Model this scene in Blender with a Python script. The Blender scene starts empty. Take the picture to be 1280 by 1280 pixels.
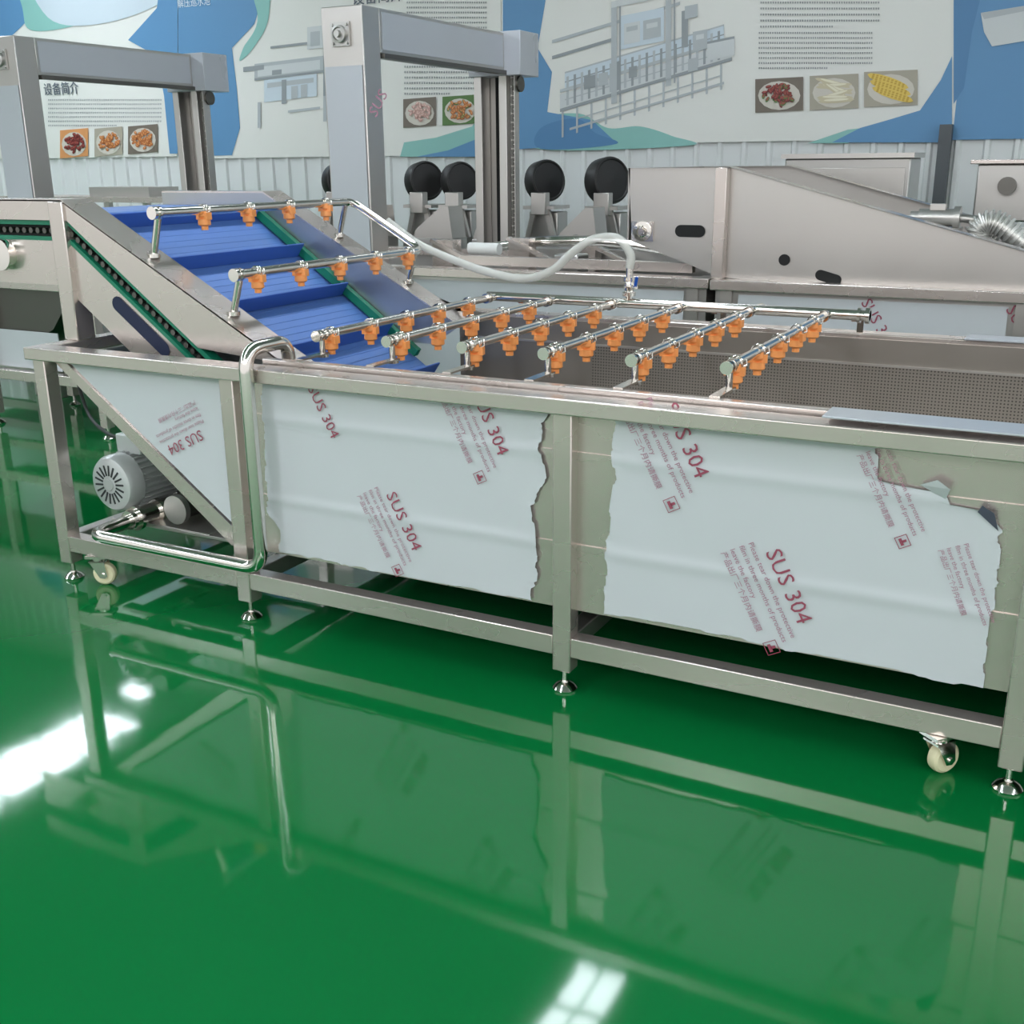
import bpy, math, random
from mathutils import Vector as V, Matrix
random.seed(7)
S=bpy.context.scene; COL=S.collection
S.view_settings.view_transform='Standard'
# ---------------- camera ----------------
H=1.55; FP=1375.0; yaw=math.radians(28); pit=math.radians(17.6)
Fw=V((-math.sin(yaw)*math.cos(pit),math.cos(yaw)*math.cos(pit),-math.sin(pit)))
R0=V((math.cos(yaw),math.sin(yaw),0)); U0=R0.cross(Fw)
ro=.0095
Rt=(R0-ro*U0).normalized(); Up=(U0+ro*R0).normalized()
cd=bpy.data.cameras.new('camera'); cam=bpy.data.objects.new('camera',cd); COL.objects.link(cam)
cd.sensor_width=36; cd.lens=FP/1280*36; cd.clip_end=200
m=Matrix((Rt,Up,-Fw)).transposed().to_4x4(); m.translation=V((0,0,H)); cam.matrix_world=m
S.camera=cam
def P(px,py,X=None,Y=None,Z=None):
    d=Fw*FP+Rt*(px-640)-Up*(py-640)
    t=(Y/d.y) if Y is not None else ((Z-H)/d.z if Z is not None else X/d.x)
    return V((0,0,H))+d*t
# ---------------- materials ----------------
def lin(c):
    return tuple((x/255/12.92 if x<=10 else ((x/255+.055)/1.055)**2.4) for x in c)+(1,)
def mat(name,c,metal=0,rough=.5,var=0,scale=6,stretch=(1,1,1),bump=0,bscale=40,emit=0,alpha=1,trans=0,coat=0,spec=.5):
    m=bpy.data.materials.new(name); m.use_nodes=True; nt=m.node_tree; b=nt.nodes['Principled BSDF']
    b.inputs['Base Color'].default_value=lin(c); b.inputs['Metallic'].default_value=metal
    b.inputs['Roughness'].default_value=rough; b.inputs['Coat Weight'].default_value=coat
    b.inputs['Specular IOR Level'].default_value=spec
    if trans: b.inputs['Transmission Weight'].default_value=trans
    if alpha<1: b.inputs['Alpha'].default_value=alpha
    if emit:
        b.inputs['Emission Color'].default_value=lin(c); b.inputs['Emission Strength'].default_value=emit
    if var or bump:
        tc=nt.nodes.new('ShaderNodeTexCoord'); mp=nt.nodes.new('ShaderNodeMapping'); mp.inputs['Scale'].default_value=stretch
        nt.links.new(tc.outputs['Object'],mp.inputs[0])
    if var:
        n=nt.nodes.new('ShaderNodeTexNoise'); n.inputs['Scale'].default_value=scale; n.inputs['Detail'].default_value=3
        nt.links.new(mp.outputs[0],n.inputs['Vector'])
        r=nt.nodes.new('ShaderNodeMapRange'); r.inputs[1].default_value=.3; r.inputs[2].default_value=.7
        r.inputs[3].default_value=max(.03,rough-var*.5); r.inputs[4].default_value=rough+var*.5
        nt.links.new(n.outputs[0],r.inputs[0]); nt.links.new(r.outputs[0],b.inputs['Roughness'])
        mx=nt.nodes.new('ShaderNodeMix'); mx.data_type='RGBA'
        mx.inputs[6].default_value=tuple(x*(1-var*.6) for x in lin(c)[:3])+(1,); mx.inputs[7].default_value=tuple(min(1,x*(1+var*.4)) for x in lin(c)[:3])+(1,)
        nt.links.new(n.outputs[0],mx.inputs[0]); nt.links.new(mx.outputs[2],b.inputs['Base Color'])
    if bump:
        n2=nt.nodes.new('ShaderNodeTexNoise'); n2.inputs['Scale'].default_value=bscale
        nt.links.new(mp.outputs[0],n2.inputs['Vector']); bp=nt.nodes.new('ShaderNodeBump'); bp.inputs['Strength'].default_value=bump
        bp.inputs['Distance'].default_value=.01; nt.links.new(n2.outputs[0],bp.inputs['Height']); nt.links.new(bp.outputs[0],b.inputs['Normal'])
    return m
steel=mat('brushed_steel',(212,202,196),.78,.27,.05,3,(1,1,2))
steel2=mat('dull_steel',(196,192,188),.85,.34,.05,3,(1,1,2))
satin=mat('satin_steel',(188,186,183),.85,.34,.05,3,(1,1,2))
guard=mat('guard_steel',(178,180,182),.9,.36,.05,3,(1,1,2))
inner=mat('tank_inner_steel',(156,150,143),.88,.4,.06,4,(1,1,3))
dsteel=mat('dark_steel',(112,110,106),1,.4,.08)
chrome=mat('polished_steel',(228,224,218),1,.14)
film=mat('protective_film',(200,204,209),0,.36,.04,3,(1,1,1),.1,5,spec=.4)
filmw=mat('white_film',(184,188,195),.15,.3,.08,2,(1,1,1),.06,3)
blue=mat('blue_belt',(88,126,192),0,.4,.08,10)
blue2=mat('blue_flight',(60,100,178),0,.42)
greenp=mat('green_guide',(22,120,92),0,.4)
orange=mat('orange_plastic',(250,162,92),0,.38)
blk=mat('black_rubber',(30,29,29),0,.48)
blkp=mat('dark_gap',(16,17,18),0,.7)
cream=mat('cream_wheel',(226,218,182),0,.45)
motorg=mat('motor_grey',(200,204,204),.35,.36,.05)
grillm=mat('fan_slot_dark',(52,56,58),.1,.6)
red=mat('film_print',(152,72,92),0,.5)
pink=mat('film_print_small',(170,118,138),0,.5)
hosem=mat('hose_plastic',(215,216,210),0,.25,alpha=.68)
bluev=mat('blue_lever',(30,90,190),0,.4)
white=mat('white_plastic',(225,226,224),0,.4)
def perfm(name,wall):
    perf=mat(name,(156,150,143),.88,.4)
    nt=perf.node_tree; b=nt.nodes['Principled BSDF']
    tc=nt.nodes.new('ShaderNodeTexCoord'); vo=nt.nodes.new('ShaderNodeTexVoronoi'); vo.inputs['Randomness'].default_value=0; vo.inputs['Scale'].default_value=80
    vo.voronoi_dimensions='2D'
    mp=nt.nodes.new('ShaderNodeMapping')
    if wall: mp.inputs['Rotation'].default_value=(math.pi/2,0,0)
    nt.links.new(tc.outputs['Object'],mp.inputs[0]); nt.links.new(mp.outputs[0],vo.inputs['Vector'])
    lt=nt.nodes.new('ShaderNodeMath'); lt.operation='LESS_THAN'; lt.inputs[1].default_value=.24; nt.links.new(vo.outputs['Distance'],lt.inputs[0])
    mx=nt.nodes.new('ShaderNodeMix'); mx.data_type='RGBA'; mx.inputs[6].default_value=lin((158,152,145)); mx.inputs[7].default_value=lin((94,90,85))
    nt.links.new(lt.outputs[0],mx.inputs[0]); nt.links.new(mx.outputs[2],b.inputs['Base Color']); return perf
perf=perfm('perforated_steel',False); perfw=perfm('perforated_steel_upright',True)
# floor
fl=mat('green_epoxy',(8,112,58),0,.055,0,spec=.5)
nt=fl.node_tree; b=nt.nodes['Principled BSDF']
tc=nt.nodes.new('ShaderNodeTexCoord'); n=nt.nodes.new('ShaderNodeTexNoise'); n.inputs['Scale'].default_value=1.6; n.inputs['Detail'].default_value=3
nt.links.new(tc.outputs['Object'],n.inputs['Vector']); bp=nt.nodes.new('ShaderNodeBump'); bp.inputs['Strength'].default_value=.08; bp.inputs['Distance'].default_value=.02
nt.links.new(n.outputs[0],bp.inputs['Height']); nt.links.new(bp.outputs[0],b.inputs['Normal'])
n3=nt.nodes.new('ShaderNodeTexNoise'); n3.inputs['Scale'].default_value=.7; nt.links.new(tc.outputs['Object'],n3.inputs['Vector'])
mx=nt.nodes.new('ShaderNodeMix'); mx.data_type='RGBA'; mx.inputs[6].default_value=lin((4,100,46)); mx.inputs[7].default_value=lin((10,114,57))
nt.links.new(n3.outputs[0],mx.inputs[0]); nt.links.new(mx.outputs[2],b.inputs['Base Color'])
# ---------------- mesh builder ----------------
WL={}
TXT={}
def text2d(s):
    if s in TXT: return TXT[s]
    c=bpy.data.curves.new('t','FONT'); c.body=s; c.size=1; c.resolution_u=2
    o=bpy.data.objects.new('t',c); COL.objects.link(o)
    bpy.context.view_layer.update(); dg=bpy.context.evaluated_depsgraph_get()
    me=bpy.data.meshes.new_from_object(o.evaluated_get(dg))
    r=([(v.co.x,v.co.y) for v in me.vertices],[tuple(p.vertices) for p in me.polygons])
    bpy.data.objects.remove(o); bpy.data.curves.remove(c); bpy.data.meshes.remove(me)
    TXT[s]=r; return r
class M:
    def __init__(s): s.v=[]; s.f=[]
    def add(s,vs,fs):
        n=len(s.v); s.v+=[V(a) for a in vs]; s.f+=[tuple(i+n for i in f) for f in fs]; return s
    def box(s,x0,x1,y0,y1,z0,z1):
        return s.add([(x,y,z) for z in (z0,z1) for y in (y0,y1) for x in (x0,x1)],[(0,2,3,1),(4,5,7,6),(0,1,5,4),(2,6,7,3),(0,4,6,2),(1,3,7,5)])
    def beam(s,p0,p1,w,h,up=(0,0,1)):
        p0=V(p0);p1=V(p1);d=(p1-p0).normalized();u=V(up); sd=d.cross(u)
        if sd.length<1e-4: sd=d.cross(V((0,1,0)))
        sd.normalize(); u=sd.cross(d)
        vs=[p+sd*a*w/2+u*b_*h/2 for p in (p0,p1) for b_ in (-1,1) for a in (-1,1)]
        return s.add(vs,[(0,1,3,2),(4,6,7,5),(0,4,5,1),(2,3,7,6),(0,2,6,4),(1,5,7,3)])
    def tube(s,pts,r,n=14,caps=True):
        pts=[V(p) for p in pts]; rr=r if isinstance(r,(list,tuple)) else [r]*len(pts)
        t0=(pts[1]-pts[0]).normalized(); a=t0.orthogonal().normalized(); base=len(s.v); k=len(pts)
        for i,p in enumerate(pts):
            t=((pts[min(i+1,k-1)]-pts[max(i-1,0)])).normalized()
            if t.length<.5: t=t0
            a=(a-t*a.dot(t)).normalized(); b_=t.cross(a)
            for j in range(n):
                an=2*math.pi*j/n; s.v.append(p+(a*math.cos(an)+b_*math.sin(an))*rr[i])
        for i in range(k-1):
            for j in range(n):
                q=base+i*n; s.f.append((q+j,q+(j+1)%n,q+n+(j+1)%n,q+n+j))
        if caps:
            s.f.append(tuple(base+j for j in reversed(range(n)))); s.f.append(tuple(base+(k-1)*n+j for j in range(n)))
        return s
    def cyl(s,p0,p1,r0,r1=None,n=20): return s.tube([p0,p1],[r0,r0 if r1 is None else r1],n)
    def lathe(s,prof,o,ax=(0,0,1),n=20):
        o=V(o);ax=V(ax).normalized();a=ax.orthogonal().normalized();b_=ax.cross(a);base=len(s.v);k=len(prof)
        for r,z in prof:
            for j in range(n):
                an=2*math.pi*j/n; s.v.append(o+ax*z+(a*math.cos(an)+b_*math.sin(an))*max(r,1e-4))
        for i in range(k-1):
            for j in range(n):
                q=base+i*n; s.f.append((q+j,q+(j+1)%n,q+n+(j+1)%n,q+n+j))
        s.f.append(tuple(base+j for j in reversed(range(n)))); s.f.append(tuple(base+(k-1)*n+j for j in range(n)))
        return s
    def prism(s,poly,a,b_):
        n=len(poly); vs=[(x,a,z) for x,z in poly]+[(x,b_,z) for x,z in poly]
        return s.add(vs,[tuple(range(n)),tuple(reversed(range(n,2*n)))]+[(i,i+n,(i+1)%n+n,(i+1)%n) for i in range(n)])
    def face(s,pts): return s.add(pts,[tuple(range(len(pts)))])
    def text(s,t,size,o,dx=(1,0,0),dy=(0,0,1)):
        vs,fs=text2d(t); o=V(o);dx=V(dx);dy=V(dy)
        return s.add([o+dx*(x*size)+dy*(y*size) for x,y in vs],fs)
    def build(s,name,mt,parent=None,bevel=0,smooth=True,org=None):
        if org is None:
            lo=V([min(v[i] for v in s.v) for i in range(3)]); hi=V([max(v[i] for v in s.v) for i in range(3)]); c=(lo+hi)/2
            if parent is None: c.z=lo.z
        else: c=V(org)
        me=bpy.data.meshes.new(name); me.from_pydata([v-c for v in s.v],[],s.f); me.update()
        if smooth:
            me.shade_smooth(); me.set_sharp_from_angle(angle=math.radians(35))
        me.materials.append(mt)
        o=bpy.data.objects.new(name,me); COL.objects.link(o)
        if parent is not None:
            o.parent=parent; o.location=c-WL[parent.name]
        else: o.location=c
        WL[o.name]=c.copy()
        if bevel:
            bm=o.modifiers.new('bevel','BEVEL'); bm.width=bevel; bm.segments=2; bm.limit_method='ANGLE'; bm.angle_limit=math.radians(50)
        return o
def fillet(pts,r,n=6):
    pts=[V(p) for p in pts]; out=[pts[0]]
    for i in range(1,len(pts)-1):
        a=(pts[i-1]-pts[i]);b_=(pts[i+1]-pts[i]);q=min(r,a.length*.49,b_.length*.49)
        A=pts[i]+a.normalized()*q;B=pts[i]+b_.normalized()*q
        for k in range(n+1):
            t=k/n; out.append(A*(1-t)**2+pts[i]*2*t*(1-t)+B*t*t)
    out.append(pts[-1]); return out
def spline(pts,n=8,closed=False):
    pts=[V(p) for p in pts];k=len(pts);out=[]
    for i in range(k if closed else k-1):
        g=(lambda j:pts[j%k]) if closed else (lambda j:pts[max(0,min(k-1,j))])
        a,b_,c,d=g(i-1),g(i),g(i+1),g(i+2)
        for j in range(n):
            t=j/n; out.append(.5*((2*b_)+(c-a)*t+(2*a-5*b_+4*c-d)*t*t+(3*b_-a-3*c+d)*t**3))
    if not closed: out.append(pts[-1])
    return out
def thing(name,label,cat,loc,group=None):
    o=bpy.data.objects.new(name,None); COL.objects.link(o); o.location=loc; o.empty_display_size=.1
    WL[o.name]=V(loc); o['label']=label; o['category']=cat
    if group:o['group']=group
    return o
def inst(src,name,loc,parent):
    o=bpy.data.objects.new(name,src.data); COL.objects.link(o); o.parent=parent; o.location=V(loc)-WL[parent.name]; WL[o.name]=V(loc); return o
def struct(o): o['kind']='structure'; return o
# ---------------- setting ----------------
WY=9.5; CZ=5.0
struct(M().box(-20,9,-7,WY,-.1,0).build('floor',fl,smooth=False))
wallm=mat('white_sheet_wall',(220,222,223),.05,.5)
w=M(); x=-20.0; pr=[]
while x<9:
    pr+=[(x,WY),(x+.15,WY),(x+.165,WY-.025),(x+.195,WY-.025),(x+.21,WY)]; x+=.21
vs=[];fs=[]
for i,(a,y) in enumerate(pr):
    vs+=[(a,y,0),(a,y,CZ)]
    if i: fs.append((2*i-2,2*i,2*i+1,2*i-1))
w.add(vs,fs); struct(w.build('wall_back',wallm,smooth=False))
struct(M().box(-20.1,-20,-7,WY,0,CZ).build('wall_left',wallm,smooth=False))
ceilm=mat('ceiling_sheet',(170,174,175),0,.6)
skym=mat('skylight_panel',(238,246,255),0,.3,emit=18)
strips=[(-10.7,-9.8),(-3.2,-2.78),(4.0,4.6)]
YE=(8.62,7.25,8.6)
cl=M(); xs=[-20]+[v for s_ in strips for v in s_]+[9]
for i in range(0,len(xs),2): cl.box(xs[i],xs[i+1],-7,WY,CZ,CZ+.06)
for k,(a,b_) in enumerate(strips):
    cl.box(a,b_,YE[k],9.05,CZ,CZ+.06); cl.box(a,b_,9.32,WY,CZ,CZ+.06); cl.box(a+.4,b_,9.05,9.32,CZ,CZ+.06)
struct(cl.build('ceiling',ceilm,smooth=False))
for k,(a,b_) in enumerate(strips):
    ye=YE[k]
    fr=M().box(a,b_,-7,ye,CZ+.02,CZ+.03)
    fr.box(a,a+.4,9.05,9.32,CZ+.02,CZ+.03)
    fr=fr.build('window_%d'%(k+1),skym,smooth=False); struct(fr)
    g=M(); y=-6
    while y<ye: g.box(a,b_,y,y+.05,CZ+.005,CZ+.018); y+=.55
    g.box((a+b_)/2-.015,(a+b_)/2+.015,-7,ye,CZ+.006,CZ+.017)
    g.build('glazing_bar',white,fr,smooth=False)
a=P(1180,200,Y=9.45)
struct(M().box(a.x-.045,a.x+.045,9.36,9.45,0,1.8).build('trim_1',mat('dark_post',(84,88,92),.2,.5)))
# ---------------- banners ----------------
bcream=mat('banner_cream',(226,226,222),0,.5); bblue=mat('banner_blue',(94,144,188),0,.5); bnavy=mat('banner_deep_blue',(80,130,176),0,.5)
bteal=mat('banner_teal',(138,190,184),0,.5); bgrey=mat('banner_print_grey',(178,184,188),0,.5); bdk=mat('banner_print_dark',(148,154,158),0,.5)
blt=mat('banner_print_light',(204,208,210),0,.5); btext=mat('banner_text',(112,118,126),0,.5); btitle=mat('banner_title',(96,104,116),0,.5); bwt=mat('banner_white_text',(225,235,240),0,.5)
bpale=mat('banner_pale_blue',(200,212,222),0,.5)
BY=9.465
def W(px,py,l=0): return P(px,py,Y=BY-.004*l)
def patch(name,pts,mt,par,l,curve=True):
    q=[W(a,b_,l) for a,b_ in pts]
    if curve:q=spline(q,8,True)
    return M().face(q).build(name,mt,par,smooth=False)
def banner(x0,x1,ybot,label,basem):
    A=W(x0,ybot);B=W(x1,ybot)
    z0=(A.z+B.z)/2
    r=thing('banner',label,'banner',((A.x+B.x)/2,BY,z0),'printed banners along the back wall')
    M().box(A.x,B.x,BY,BY+.008,z0,4.2).build('sheet',basem,r,smooth=False); return r
def lines(par,x0,x1,y0,y1,n,l=3,mt=btext):
    g=M()
    for i in range(n):
        y=y0+(y1-y0)*i/max(1,n-1); a=x0
        h=max(1.2,(y1-y0)/n*.42)
        end=x1 if i<n-1 else x0+(x1-x0)*.6
        while a<end:
            wd=h*.9
            for q_ in range(3):
                yy=y+h*q_/3; aa=a+random.uniform(0,wd*.3)
                g.face([W(aa,yy+h*.16,l),W(a+wd,yy+h*.16,l),W(a+wd,yy,l),W(aa,yy,l)])
            xx=a+random.uniform(.2,.7)*wd
            g.face([W(xx,y+h,l),W(xx+wd*.2,y+h,l),W(xx+wd*.2,y,l),W(xx,y,l)])
            a+=wd*1.35
    g.build('paragraph_print',mt,par,smooth=False)
def photo(par,x0,y0,x1,y1,bg,plate,food,kind=0,tilt=-3,extra=None):
    o=M().face([W(x0,y1,3),W(x1,y1+tilt,3),W(x1,y0+tilt,3),W(x0,y0,3)]).build('food_photo',bg,par,smooth=False)
    cx,cy=(x0+x1)/2,(y0+y1)/2+tilt/2; rx,ry=(x1-x0)*.44,(y1-y0)*.43
    M().face([W(cx+rx*math.cos(t*.3927),cy+1+ry*math.sin(t*.3927),4) for t in range(16)][::-1]).build('plate_print',plate,o,smooth=False)
    g=M(); g2=M(); g3=M()
    cnt={0:60,1:3,2:7}[kind]
    for i in range(cnt):
        if kind==0:
            a=random.uniform(0,6.28);q=random.uniform(0,.85)**.7;ex,ey=cx+rx*q*math.cos(a)*.9,cy+ry*q*math.sin(a)*.85;ra,rb,an=rx*.15,ry*.11,random.uniform(0,3)
        elif kind==2:
            ex,ey=cx+random.uniform(-.12,.12)*rx,cy+(-.62+.2*i)*ry;ra,rb,an=rx*.85,ry*.17,random.uniform(-.6,.6)
        else:
            ex,ey=cx+(-.12+.1*i)*rx,cy+(-.48+.44*i)*ry;ra,rb,an=rx*.92,ry*.3,.32
        pts=[];p2=[]
        for t in range(12):
            u,v_=ra*math.cos(t*.5236),rb*math.sin(t*.5236); pts.append(W(ex+u*math.cos(an)-v_*math.sin(an),ey+u*math.sin(an)+v_*math.cos(an),5+i*.06))
            u*=.7;v_*=.5; p2.append(W(ex+u*math.cos(an)-v_*math.sin(an),ey-rb*.35+u*math.sin(an)+v_*math.cos(an),5.03+i*.06))
        if extra and i%4==0: g3.face(pts[::-1])
        else: g.face(pts[::-1])
        if kind==1:   # rows of kernels
            for u_ in range(9):
                for w_ in (-1,0,1):
                    uu=ra*(-.72+.18*u_); vv=rb*.5*w_*(1-(.72-.18*u_)**2*.4); kx,ky=ex+uu*math.cos(an)-vv*math.sin(an),ey+uu*math.sin(an)+vv*math.cos(an)
                    g2.face([W(kx-1.4,ky+1,5.04+i*.06),W(kx+1.4,ky+1,5.04+i*.06),W(kx+1.4,ky-1,5.04+i*.06),W(kx-1.4,ky-1,5.04+i*.06)])
        else: g2.face(p2[::-1])
    g.build('food_print',food[0],o,smooth=False); g2.build('food_print',food[1],o,smooth=False)
    if extra: g3.build('food_print',extra,o,smooth=False)
pbg=mat('photo_dark',(116,106,96),0,.5);pwh=mat('photo_plate',(206,200,190),0,.5);pbg2=mat('photo_pale',(170,163,148),0,.5)
def two(n,a,b_): return (mat(n,a,0,.5),mat(n+'_light',b_,0,.5))
fred=two('food_red',(112,44,44),(160,76,68));forn=two('food_orange',(176,104,58),(214,150,96));fyel=two('food_yellow',(222,192,92),(196,158,60));fcr=two('food_cream',(202,192,162),(228,222,200));fpk=two('food_pink',(190,150,142),(222,190,180))
fgr=mat('food_green',(86,120,66),0,.5)
b1=banner(-330,222,200,'cream banner at left of the wall with title and three round snack photos',bcream)
patch('wave_print',[(-60,-60),(40,-60),(58,-10),(30,30),(-10,60),(-60,66)],bblue,b1,1)
patch('wave_print',[(20,-60),(150,-60),(135,5),(100,30),(40,38),(28,10)],bteal,b1,1.4)
patch('wave_print',[(40,-60),(222,-60),(222,-10),(135,28),(60,22)],bpale,b1,1.8)
patch('wave_print',[(222,-60),(222,192),(212,192),(205,120),(196,70),(160,50),(196,10),(205,-60)],bblue,b1,2.2,False)
M().text('设备简介',.142,W(55,118,3)).text('设备简介',.142,W(55.4,118,3.2)).build('title_text',btitle,b1,smooth=False)
lines(b1,60,200,124,156,7)
photo(b1,75,163,110,198,forn[1],pwh,fred); photo(b1,118,161,153,196,pbg2,pwh,forn); photo(b1,160,158,197,193,pbg,pwh,forn)
b2=banner(222.5,628,196,'cream banner behind the middle gantry with blue wave at its left edge',bcream)
patch('wave_print',[(222.5,-60),(298,-60),(330,-10),(318,30),(290,60),(296,110),(300,160),(290,194),(222.5,196)],bblue,b2,1,False)
patch('wave_print',[(298,-60),(334,-60),(336,20),(318,58),(300,76),(304,60),(322,20)],bteal,b2,1.4)
M().text('解压巡水池',.09,W(222,9,3)).build('title_text',bwt,b2,smooth=False)
def rect(g,x0,y0,x1,y1,mt,l,sk=-.12):
    dy=(x1-x0)*sk; patch('machine_print',[(x0,y0),(x1,y0+dy),(x1,y1+dy),(x0,y1)][::-1],mt,g,l,False)
g=b2
for a_ in ((318,80,404,100,bgrey,2),(322,84,400,96,blt,2.2),(330,100,396,128,bpale,2.1),(334,104,392,110,bgrey,2.3),(352,100,358,130,bdk,2.5),(318,98,410,101,bdk,2.6),(304,84,330,90,bdk,2.4),(322,128,326,160,bgrey,2.2),(404,118,408,152,bgrey,2.2),(384,34,412,62,blt,2.3),(388,40,400,58,bgrey,2.5),(404,30,408,120,bdk,2.7),(360,138,400,141,bgrey,2.7),(338,58,384,61,bdk,2.4),(364,108,372,124,bgrey,2.8),(376,106,384,122,bgrey,2.8),(340,88,352,94,bdk,2.8)): rect(g,*a_)
M().text('设备简介',.145,W(440,5,3)).text('设备简介',.145,W(440.4,5,3.2)).build('title_text',btitle,g,smooth=False)
lines(g,508,608,2,46,8); lines(g,505,600,62,116,9)
photo(g,504,124,545,160,pbg,pwh,fpk); photo(g,553,121,597,157,(fgr),pwh,forn,extra=fgr)
patch('wave_print',[(500,196),(505,178),(545,172),(590,158),(612,130),(628,120),(628,196)],bteal,g,1.6,False)
patch('wave_print',[(520,196),(560,188),(600,172),(618,150),(628,140),(628,196)],bblue,g,2,False)
b3=banner(628.5,1190,178,'wide banner with a large conveyor machine picture and three vegetable photos',bcream)
patch('wave_print',[(628.5,-60),(700,-60),(682,0),(672,60),(690,90),(684,140),(740,150),(770,178),(628.5,188)],bblue,b3,1,False)
patch('wave_print',[(672,150),(724,142),(760,160),(800,158),(840,170),(860,182),(672,186)],bteal,b3,.6)
patch('wave_print',[(676,160),(720,148),(744,166),(770,180),(676,186)],bnavy,b3,1.4)
g=b3
sk=-.3
for a_ in ((700,118,915,136,blt,2),(700,112,915,116,bgrey,2.2),(700,136,915,140,bdk,2.2),(706,92,905,112,bpale,2.1),(706,90,905,92,bgrey,2.3),(690,70,765,74,bdk,2.4),(690,50,850,54,bgrey,2.4),(712,160,905,163,bgrey,2.4),(720,148,900,149.5,bgrey,2.4),(706,102,905,103.5,bdk,2.45),(706,124,905,125.5,bgrey,2.45)): rect(g,*a_,sk)
for i in range(22): rect(g,708+i*9,96-i*2.7,711+i*9,132-i*2.7,(bgrey,bdk)[i%2],2.5+.02*i,sk)
for i in range(12): rect(g,702+i*18,140-i*5.4,704.5+i*18,172-i*5.4,bgrey,2.95,sk)
for a_ in ((764,2,771,130,bgrey,3),(774,2,776,128,bdk,3),(832,-20,839,108,bgrey,3),(842,-18,844,104,bdk,3),(764,2,842,10,blt,3.1),(776,20,830,62,bpale,2.6),(780,30,800,56,blt,3.2),(783,34,797,40,bgrey,3.3),(804,26,826,50,bgrey,3.2),(808,30,822,36,blt,3.3),(852,14,860,60,bdk,3.1),(856,8,872,24,bgrey,3.3),(866,40,884,64,bgrey,3.3),(870,44,880,50,blt,3.4),(884,52,918,76,blt,3.3),(884,52,918,55,bdk,3.4),(730,96,744,112,bdk,3.4),(786,84,796,98,bdk,3.4),(748,92,760,108,bgrey,3.4),(860,74,872,90,bgrey,3.4)): rect(g,*a_,-.2)
lines(g,950,1100,2,32,5); lines(g,948,1090,40,84,8)
photo(g,944,99,1004,141,pbg,pwh,fred,extra=fgr); photo(g,1012,95,1073,138,pbg2,pwh,fcr,2); photo(g,1080,90,1147,134,pbg2,pwh,fyel,1)
patch('wave_print',[(1040,178),(1075,160),(1110,150),(1150,138),(1176,100),(1190,70),(1190,178)],bblue,g,2,False)
patch('wave_print',[(1010,179),(1060,162),(1078,160),(1060,179)],bteal,g,1.6,False)
b4=banner(1190.5,1560,172,'solid blue banner at right end with a white machine box picture',bblue)
patch('wave_print',[(1192,-60),(1240,-60),(1215,40),(1205,110),(1192,130)],bnavy,b4,1,False)
patch('machine_print',[(1226,16),(1300,4),(1300,48),(1240,58),(1230,40)],blt,b4,2,False)
patch('machine_print',[(1226,16),(1300,4),(1300,10),(1230,24)],bgrey,b4,2.4,False)
# ---------------- main washer ----------------
WM=thing('washing_machine','long stainless bubble washer with blue inclined belt, film covered tank and orange spray nozzles','washing machine',(-1.4,3.5,0))
YF,YB=2.79,4.38
LX=[-3.45,-2.547,-1.304,-.045,1.2]
foot=M().lathe([(0,0),(.036,0),(.038,.006),(.028,.018),(.013,.026),(.012,.03),(.009,.03),(.009,.065),(.016,.065),(.016,.08),(0,.08)],(0,0,0)).build('levelling_foot',chrome,None,org=(0,0,0))
fm=foot.data; bpy.data.objects.remove(foot)
class D: pass
foot=D(); foot.data=fm
for Y in (YF,YB):
    for x in LX:
        lg=M().box(x-.03,x+.03,Y-.03,Y+.03,.07,.875).build('leg',steel,WM,.004)
        inst(foot,'levelling_foot',(x,Y,0),lg)
for Y in (YF,YB):
    for x0,x1 in zip(LX,LX[1:]):
        M().box(x0+.03,x1-.03,Y-.028,Y+.028,.122,.185).build('bottom_rail',steel,WM,.003)
for x in LX: M().box(x-.028,x+.028,YF+.03,YB-.03,.124,.183).build('cross_rail',steel2,WM,.004)
XL,XR=-3.5,1.25
M().box(XL,XR,2.742,2.832,.872,.918).build('rim',steel,WM,.004)
M().box(XL,XR,YB-.04,YB+.05,.872,.918).build('rim',steel,WM,.004)
M().box(XL,XL+.07,2.832,YB-.04,.872,.918).build('rim',steel,WM,.004)
M().box(XR-.07,XR,2.832,YB-.04,.872,.918).build('rim',steel,WM,.004)
M().box(-2.46,XR-.07,2.85,2.885,.89,.932).build('inner_rail',steel,WM,.003)
M().box(-.58,.02,2.75,2.87,.933,.939).build('rim_plate',filmw,WM,.002)
M().box(-.42,.1,YB-.06,YB+.05,.919,.927).build('rim_plate',filmw,WM,.002)
t=M()
t.prism([(-2.54,.872),(-2.54,.262),(1.2,.262),(1.2,.872)],2.805,2.815)
t.box(1.2,1.21,2.805,YB-.02,.262,.872)
for z in (.745,.463): t.beam((-2.51,2.806,z),(1.17,2.806,z),.012,.02)
t.build('tank_front_panel',steel,WM)
M().box(-2.54,1.2,YB-.05,YB-.04,.262,.9).build('tank_back_panel',inner,WM)
t=M(); t.add([(-2.54,2.81,.262),(1.2,2.81,.262),(1.2,3.2,.2),(-2.54,3.2,.2),(1.2,3.95,.2),(-2.54,3.95,.2),(1.2,YB-.045,.262),(-2.54,YB-.045,.262)],[(0,1,2,3),(3,2,4,5),(5,4,6,7)]); t.build('tank_bottom',dsteel,WM,smooth=False)
t=M(); t.add([(-3.4,2.82,.872),(-2.55,2.82,.262),(-2.55,YB-.05,.262),(-3.4,YB-.05,.872)],[(0,1,2,3)]); t.build('sloping_tank_end',steel2,WM,smooth=False)
M().box(-2.5,1.18,2.9,YB-.056,.60,.615).build('perforated_deck',perf,WM,smooth=False)
M().box(-1.9,1.18,YB-.056,YB-.051,.615,.80).build('perforated_wall_plate',perfw,WM,smooth=False)
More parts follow.
